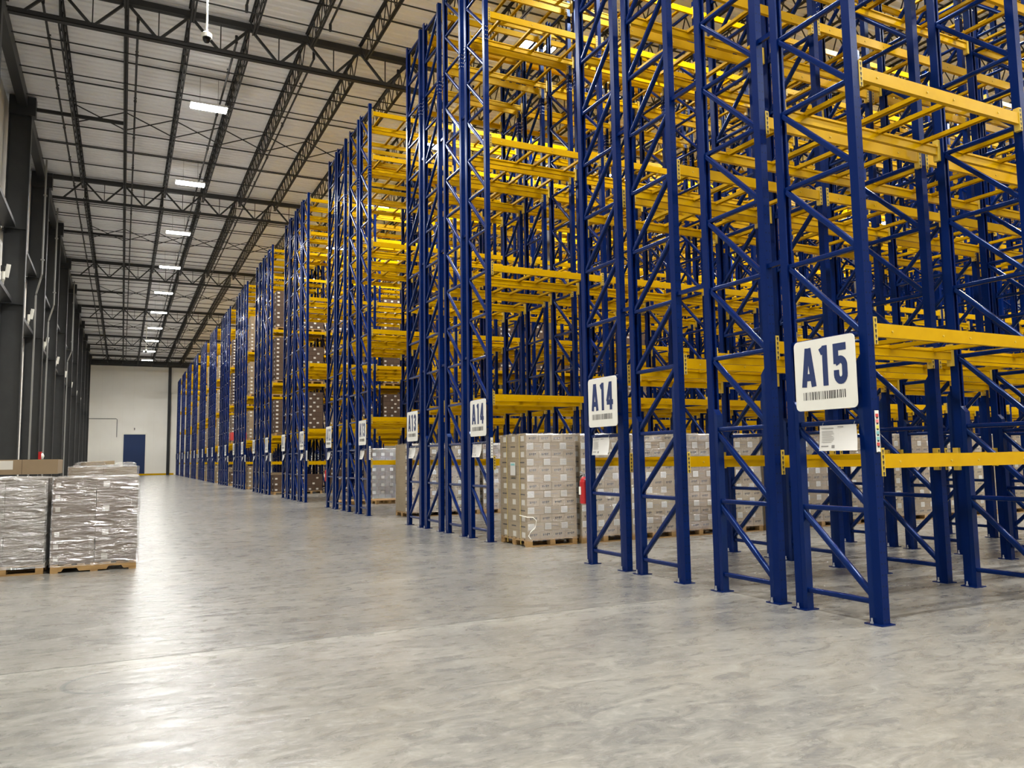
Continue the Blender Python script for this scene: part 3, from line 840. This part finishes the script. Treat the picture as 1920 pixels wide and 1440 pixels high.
# ------------------------------------------------------------------ pallets and loads
PW, PD, PH = 1.02, 1.10, .135
def pallet_pieces():
    """deck boards, blocks, bottom boards of a block pallet; front at y=0, left at x=0"""
    deck = [(0, PW, .0+q*(PD-.1)/6, .1+q*(PD-.1)/6, PH-.02, PH) for q in range(7)]
    string = [(x, x+.1, 0, PD, PH-.04, PH-.02) for x in (0, PW/2-.05, PW-.1)]
    blocks = [(x, x+.1, y, y+.14, .02, PH-.04) for x in (0, PW/2-.05, PW-.1) for y in (0, PD/2-.07, PD-.14)]
    bottom = [(0, PW, y, y+.1, 0, .02) for y in (0, PD/2-.05, PD-.1)]
    return deck, string, blocks, bottom
def pallet_mb():
    mb = MB()
    for grp in pallet_pieces():
        for b in grp: mb.box(*b, WOOD)
    return mb
def carton_mb(w_, d_, h__, m, typ, side=False):
    g = .0025
    mb = MB().box(g, w_-g, g, d_-g, 0, h__-g, m)
    e = -.0015+g
    if typ == 'P':      # a row of dark printed marks, a short line of small marks above
        u = w_*.22
        for q in range(4):
            ww = w_*.12
            mb.box(u, u+ww*.85, e, g, h__*.48, h__*.60, INK)
            mb.box(u+ww*.1, u+ww*(.35 if q % 2 else .7), e, g, h__*.34, h__*.48, INK)
            if q > 1: mb.box(u+ww*.3, u+ww*.8, e, g, h__*.60, h__*.66, INK)
            u += ww*1.2
    elif typ == 'L':    # white shipping label and a dark rule
        mb.box(w_*.04, w_*.42, e, g, h__*.12, h__*.90, LABEL)
        for q in range(4): mb.box(w_*.08, w_*.38, e-.0008, e, h__*(.22+.15*q), h__*(.25+.15*q), GREYINK)
        mb.box(w_*.45, w_*.85, e, g, h__*.5, h__*.56, GREYINK)
    elif typ == 'S':
        mb.box(w_*.06, w_*.17, e, g, h__*.25, h__*.62, LABEL)
    elif typ == 'S2':
        mb.box(w_*.16, w_*.31, e, g, h__*.25, h__*.7, LABEL)
    if side:            # marks on the left end
        mb.box(e, g, d_*.25, d_*.6, h__*.15, h__*.8, LABEL if typ == 'P' else INK) if typ == 'P' else mb.box(e, g, d_*.25, d_*.75, h__*.4, h__*.55, INK)
    return mb
def film_mb(w_, d_, z0, z1, m, wr=.012, nx=14, nz=18, seed=0, top=True):
    """slightly wrinkled stretch film round a load"""
    mb = MB(); i = mb.mi(m); o = .012
    def side(p0, p1, nrm):
        k = len(mb.v)
        for b in range(nz+1):
            for a in range(nx+1):
                p = Vector(p0).lerp(Vector(p1), a/nx); z = z0+(z1-z0)*b/nz
                q = noise.noise(Vector((p.x*3+seed, p.y*3, z*9)))*wr+wr*.6
                if a in (0, nx): q = 0
                mb.v.append((p.x+nrm[0]*q, p.y+nrm[1]*q, z))
        for b in range(nz):
            for a in range(nx):
                q = k+b*(nx+1)+a; mb.f.append((q, q+1, q+nx+2, q+nx+1)); mb.m.append(i)
    side((-o, -o, 0), (w_+o, -o, 0), (0, -1)); side((w_+o, -o, 0), (w_+o, d_+o, 0), (1, 0))
    side((w_+o, d_+o, 0), (-o, d_+o, 0), (0, 1)); side((-o, d_+o, 0), (-o, -o, 0), (-1, 0))
    if top:
        k = len(mb.v); nn = 10
        for b in range(nn+1):
            for a in range(nn+1):
                edge = a in (0, nn) or b in (0, nn)
                q = 0 if edge else abs(noise.noise(Vector((a*.9+seed, b*.9, 0))))*.05
                mb.v.append((-o+(w_+2*o)*a/nn, -o+(d_+2*o)*b/nn, z1+q))
        for b in range(nn):
            for a in range(nn):
                q = k+b*(nn+1)+a; mb.f.append((q, q+1, q+nn+2, q+nn+1)); mb.m.append(i)
    return mb
NL, LH = 13, .1435
ROWD = PD/3
ME2 = {}
def get2(key, fn):
    if key not in ME2: ME2[key] = fn().mesh('mesh')
    return ME2[key]
def tall_load(loc, label, first=False, tone=CARD_P, film=True):
    t = thing('wrapped_pallet_load', label, 'pallet load', loc, 'wrapped carton pallets on the floor')
    if first:
        deck, string, blocks, bottom = pallet_pieces()
        p = obj('pallet', None, t)
        for nm, grp in (('deck_board', deck), ('stringer_board', string), ('pallet_block', blocks), ('bottom_board', bottom)):
            for b in grp: obj(nm, MB().box(*b, WOOD), p)
    else: obj('pallet', get2('pallet', pallet_mb), t)
    tn = tone.name
    for k in range(NL):
        z = PH+LH*k; P = k % 2 == 0
        n_ = 4 if P else 3; w_ = PW/n_
        for q in range(n_):
            obj('carton', get2((tn, P, 'front', q == 0), lambda: carton_mb(w_, ROWD, LH, tone, 'P' if P else 'L', q == 0)), t, (w_*q, 0, z))
        if first:
            for rr in (1, 2): obj('carton', get2((tn, P, 'side'), lambda: carton_mb(w_, ROWD, LH, tone, 'P' if P else 'L', True)), t, (0, ROWD*rr, z))
    core = MB()
    for k in range(NL):
        z = PH+LH*k; n_ = 4 if k % 2 == 0 else 3; w_ = PW/n_
        for rr in (1, 2):
            for q in range(1 if first else 0, n_): core.add(carton_mb(w_, ROWD, LH, tone, 'N'), (w_*q, ROWD*rr, z))
    key = ('core', tn, first)
    if key not in ME2: ME2[key] = core.mesh('cartons')
    o = obj('back_cartons', ME2[key], t); o['kind'] = 'stuff'
    obj('top_sheet', get2(('top',), lambda: film_mb(PW, PD, PH+LH*NL-.02, PH+LH*NL+.012, FILM, .006, 6, 2)), t)
    if film: obj('stretch_film', get2(('film', first), lambda: film_mb(PW, PD, .1, PH+LH*NL+.004, FILM_THIN, .008, 10, 14, top=False)), t)
    if first:
        for yy in (.26, .80): 
            obj('strap', MB().box(-.008, -.004, yy-.008, yy+.008, .03, PH+LH*NL+.006, STRAPM).box(-.008, PW+.006, yy-.008, yy+.008, PH+LH*NL+.004, PH+LH*NL+.008, STRAPM), t)
        obj('document_pouch', MB().box(-.02, -.015, .42, .62, 1.26, 1.5, PAPER).box(-.0215, -.02, .44, .6, 1.44, 1.48, TEAL), t)
        # loose end of the film trailing round the lower corner
        obj('film_tail', MB().tube([(.05, -.03, .14), (.0, -.035, .2), (.04, -.04, .27), (.13, -.045, .34), (.16, -.04, .46), (.1, -.035, .52), (-.02, -.03, .53), (-.03, .25, .55)], .008, PLASTIC, 6), t)
    return t
tall_load((6.49, 12.62, 0), 'strapped pallet of pale cartons standing at the end of aisle A14 beside the corridor', True)
for q in range(1, 14):
    tall_load((6.49+1.115*q, 12.585+.01*((q*7) % 3), 0), 'wrapped pallet of pale cartons in aisle A14, %s in from the corridor' % ordw(q), False, CARD_P if q % 3 else CARD)
for q in range(0, 7):
    tall_load((7.08+1.13*q, 20.9, 0), 'wrapped pallet of pale cartons in aisle A13, %s in from the corridor' % ordw(q), False, CARD_P)
# dark cartons further down the aisles
for q in range(5):
    tall_load((8.5+1.15*q, 29.3, 0), 'pallet of dark brown cartons in aisle A12, %s in from the corridor' % ordw(q), False, CARD_D)

# wide-carton loads in the left foreground
def wide_load(loc, label, w_, d_, layers, lh, tone, film=FILM, top=True, lab=('S', 'S2'), seed=0, stringer=False):
    t = thing('wrapped_pallet_load', label, 'pallet load', loc, 'wrapped pallets by the left wall')
    pl = MB()
    if stringer:
        for x in (0, w_/2-.02, w_-.04): pass
        # notched side stringer seen along its length
        prof = [(0, .02), (.14, .02), (.17, .065), (.34, .065), (.37, .02), (.73, .02), (.76, .065), (.93, .065), (.96, .02), (w_, .02), (w_, .105), (0, .105)]
        for yy in (0, d_/2-.02, d_-.04):
            k = len(pl.v)
            pl.prism([(a, b) for a, b in prof], 1, yy, yy+.04, WOOD)
        for q in range(7): pl.box(q*(w_-.1)/6, q*(w_-.1)/6+.1, 0, d_, .105, .125, WOOD)
        for q in range(3): pl.box(q*(w_-.1)/2, q*(w_-.1)/2+.1, 0, d_, 0, .02, WOOD)
        ph = .125
    else:
        pl.add(pallet_mb()); ph = PH
    obj('pallet', pl, t)
    rnd = random.Random(seed)
    for k in range(layers):
        z = ph+lh*k
        for q in range(2):
            dx, dy = rnd.uniform(-.006, .006), rnd.uniform(0, .012)
            ty = lab[q]
            if ty == 'S2' and k not in (0, 2, 4, 6): ty = 'N'
            if ty == 'S' and k == 3: ty = 'N'
            obj('carton', carton_mb(w_/2, d_/2, lh, tone, ty), t, (w_/2*q+dx, dy, z))
    core = MB()
    for k in range(layers):
        for q in range(2): core.add(carton_mb(w_/2, d_/2, lh, tone, 'N'), (w_/2*q, d_/2+.013, ph+lh*k))
    o = obj('back_cartons', core, t); o['kind'] = 'stuff'
    if film: obj('stretch_film', film_mb(w_+.01, d_+.02, .09, ph+lh*layers+.01, film, .012, 26, 34, seed, top), t)
    return t
wide_load((-.895, 13.44, 0), 'wrapped load of wide brown cartons on a notched pallet, beside the open corridor', 1.13, 1.2, 7, .179, CARD_G, seed=4, stringer=True)
wide_load((-2.005, 13.50, 0), 'wrapped pallet of wide brown cartons at the left edge of the photo', 1.02, 1.2, 6, .207, CARD_G, lab=('N', 'N'), seed=9, film=FILM_MILKY)
t = wide_load((-.78, 14.86, 0), 'taller wrapped pallet behind the notched one, with loose film on top', 1.02, 1.2, 7, .199, CARD_P, lab=('N', 'N'), seed=14)
obj('loose_carton', MB().bar((.2, .3, 1.58), (.62, .42, 1.60), .35, .06, CARD_P), t)
obj('loose_film', film_mb(.42, .5, 1.535, 1.60, FILM, .02, 6, 4, 3).mesh('loose_film'), t, (.1, .05, 0))
obj('loose_film', film_mb(.3, .4, 1.535, 1.585, FILM, .02, 6, 4, 8).mesh('loose_film'), t, (.68, .1, 0))
wide_load((-1.98, 14.80, 0), 'pallet with one big flat-sided brown carton on top, behind the load at the left edge', 1.06, 1.2, 6, .205, CARD, lab=('N', 'N'), seed=21, film=FILM_THIN)
t = thing('big_carton', 'big long brown carton with a white label lying on the back pallet at the left', 'carton', (-2.05, 14.78, PH+.205*6+.065))
obj('carton_body', MB().box(0, 1.12, 0, 1.15, 0, .235, CARD).box(.28, .5, -.002, 0, .08, .22, LABEL).box(.62, .626, -.001, 0, 0, .235, CARD_D), t)
obj('flap', MB().box(0, 1.12, .56, .6, 0.235, .239, CARD_D), t)
# empty pallets and a low wrapped load in aisles A12 and A13
t = obj('empty_pallet', pallet_mb(), None, (6.95, 28.0, 0)); tag(t, 'empty wooden pallet on the floor at the mouth of aisle A12', 'pallet', 'empty wooden pallets')
t = obj('empty_pallet', get2('pallet', pallet_mb), None, (8.2, 27.75, 0)); tag(t, 'empty wooden pallet lying deeper in aisle A12, behind the one at its mouth', 'pallet', 'empty wooden pallets')
for q, (x, y, hh, lb) in enumerate(((8.75, 27.6, .62, 'low white wrapped load behind the A13 sign in aisle A12'), (9.85, 27.6, .42, 'lower white wrapped load next to the other low one in aisle A12'))):
    pass
for q, (x, hh, lb) in enumerate(((9.35, .55, 'taller of two low pale wrapped loads standing before the dark cartons'), (10.25, .36, 'shorter of two low pale wrapped loads standing before the dark cartons'))):
    t = thing('low_wrapped_load', lb, 'pallet load', (x, 28.1, 0), 'low pale loads in aisle A12')
    obj('pallet', MB().box(0, .85, 0, 1.0, .08, .11, WOOD).box(0, .08, 0, 1.0, 0, .08, WOOD).box(.38, .46, 0, 1.0, 0, .08, WOOD).box(.77, .85, 0, 1.0, 0, .08, WOOD), t)
    obj('carton', MB().box(0, .42, 0, 1.0, .11, .11+hh, PAPER), t); obj('carton', MB().box(.43, .85, 0, 1.0, .11, .11+hh*.86, PAPER), t)
    obj('stretch_film', film_mb(.85, 1.0, .1, .12+hh, FILM, .012, 8, 8, q), t)

# loads stored in the racks further down
def rack_load_mb(hh, tone, seed):
    rnd = random.Random(seed); mb = MB()
    w_, d_ = 1.06, .98; n = int(hh/.2); lh = hh/n
    for k in range(n):
        m_ = 2 if k % 2 else 3
        for q in range(m_):
            mb.box(w_/m_*q+.004, w_/m_*(q+1)-.004, 0, d_, .13+lh*k, .13+lh*(k+1)-.006, tone)
            if rnd.random() < .8: mb.box(w_/m_*q+.05, w_/m_*q+.16, -.003, 0, .13+lh*k+.05, .13+lh*k+.13, LABEL)
            if q == 0 and rnd.random() < .8: mb.box(-.003+.004, .004, .3, .42, .13+lh*k+.05, .13+lh*k+.13, LABEL)
    return mb
small_pallet = MB()
for x in (0, .48, .96): small_pallet.box(x, x+.1, 0, .98, 0, .1, WOOD)
for q in range(5): small_pallet.box(0, 1.06, .22*q, .22*q+.1, .1, .13, WOOD)
small_pallet = small_pallet.mesh('pallet')
TONES = {'brown': CARD_D, 'tan': CARD, 'pale': CARD_P, 'red-banded': CARD_G}
GAPH = [1.2, .95, 2.2, 2.2, 2.2]
def rack_load(n, r, bay, half, lev, tone, hh, seed):
    y = BLOCKS[n][1][r]+.03
    z = 0.0 if lev < 0 else LEV[lev]+.002
    x = X0+.09+BAY*bay+(.16 if half == 0 else 1.4)
    where = 'on the floor' if lev < 0 else 'on the %s level' % ordw(lev)
    lb = '%s carton load %s of the farther A%d rack, %s from end' % (tone, where, 15-n, ordw(bay*2+half))
    t = thing('racked_load', lb, 'pallet load', (x, y, z), 'carton loads stored in the far racks')
    key = ('rl', round(hh, 1), tone, seed % 3)
    obj('carton_stack', get2(key, lambda: rack_load_mb(hh, TONES[tone], seed)), t)
    obj('pallet', small_pallet, t)
    if tone == 'red-banded': obj('banner_wrap', MB().box(-.006, 1.066, -.006, .986, .2, .75, REDSTICK), t)
    return t
rnd = random.Random(11)
for n, bays, levs in ((4, 3, (-1, 1, 2, 3)), (5, 2, (-1, 1, 2, 3)), (6, 1, (-1, 1, 2, 3)), (7, 1, (-1, 1, 2, 3)), (8, 1, (-1, 1, 2, 3)), (9, 1, (-1, 1, 2)), (10, 1, (-1, 1, 2))):
    for bay in range(bays):
        for lev in levs:
            for half in (0, 1):
                if rnd.random() < .12 and bay > 0: continue
                tone = {4: 'brown', 5: 'tan', 6: 'brown', 7: 'pale', 8: 'pale', 9: 'pale', 10: 'pale'}[n]
                if n == 6 and lev == 1 and half == 0: tone = 'red-banded'
                hh = {-1: 1.2, 0: .9, 1: 2.0, 2: 2.1, 3: 2.0}[lev]-.2*rnd.randint(0, 2)
                rack_load(n, 3, bay, half, lev, tone, hh, rnd.randint(0, 99))
for n, bays in ((3, (3, 4, 5)), (2, (6, 7))):
    for bay in bays:
        for lev in (1, 2):
            for half in (0, 1):
                rack_load(n, 3, bay, half, lev, rnd.choice(('brown', 'tan')), 1.4+.2*rnd.randint(0, 3), rnd.randint(0, 99))
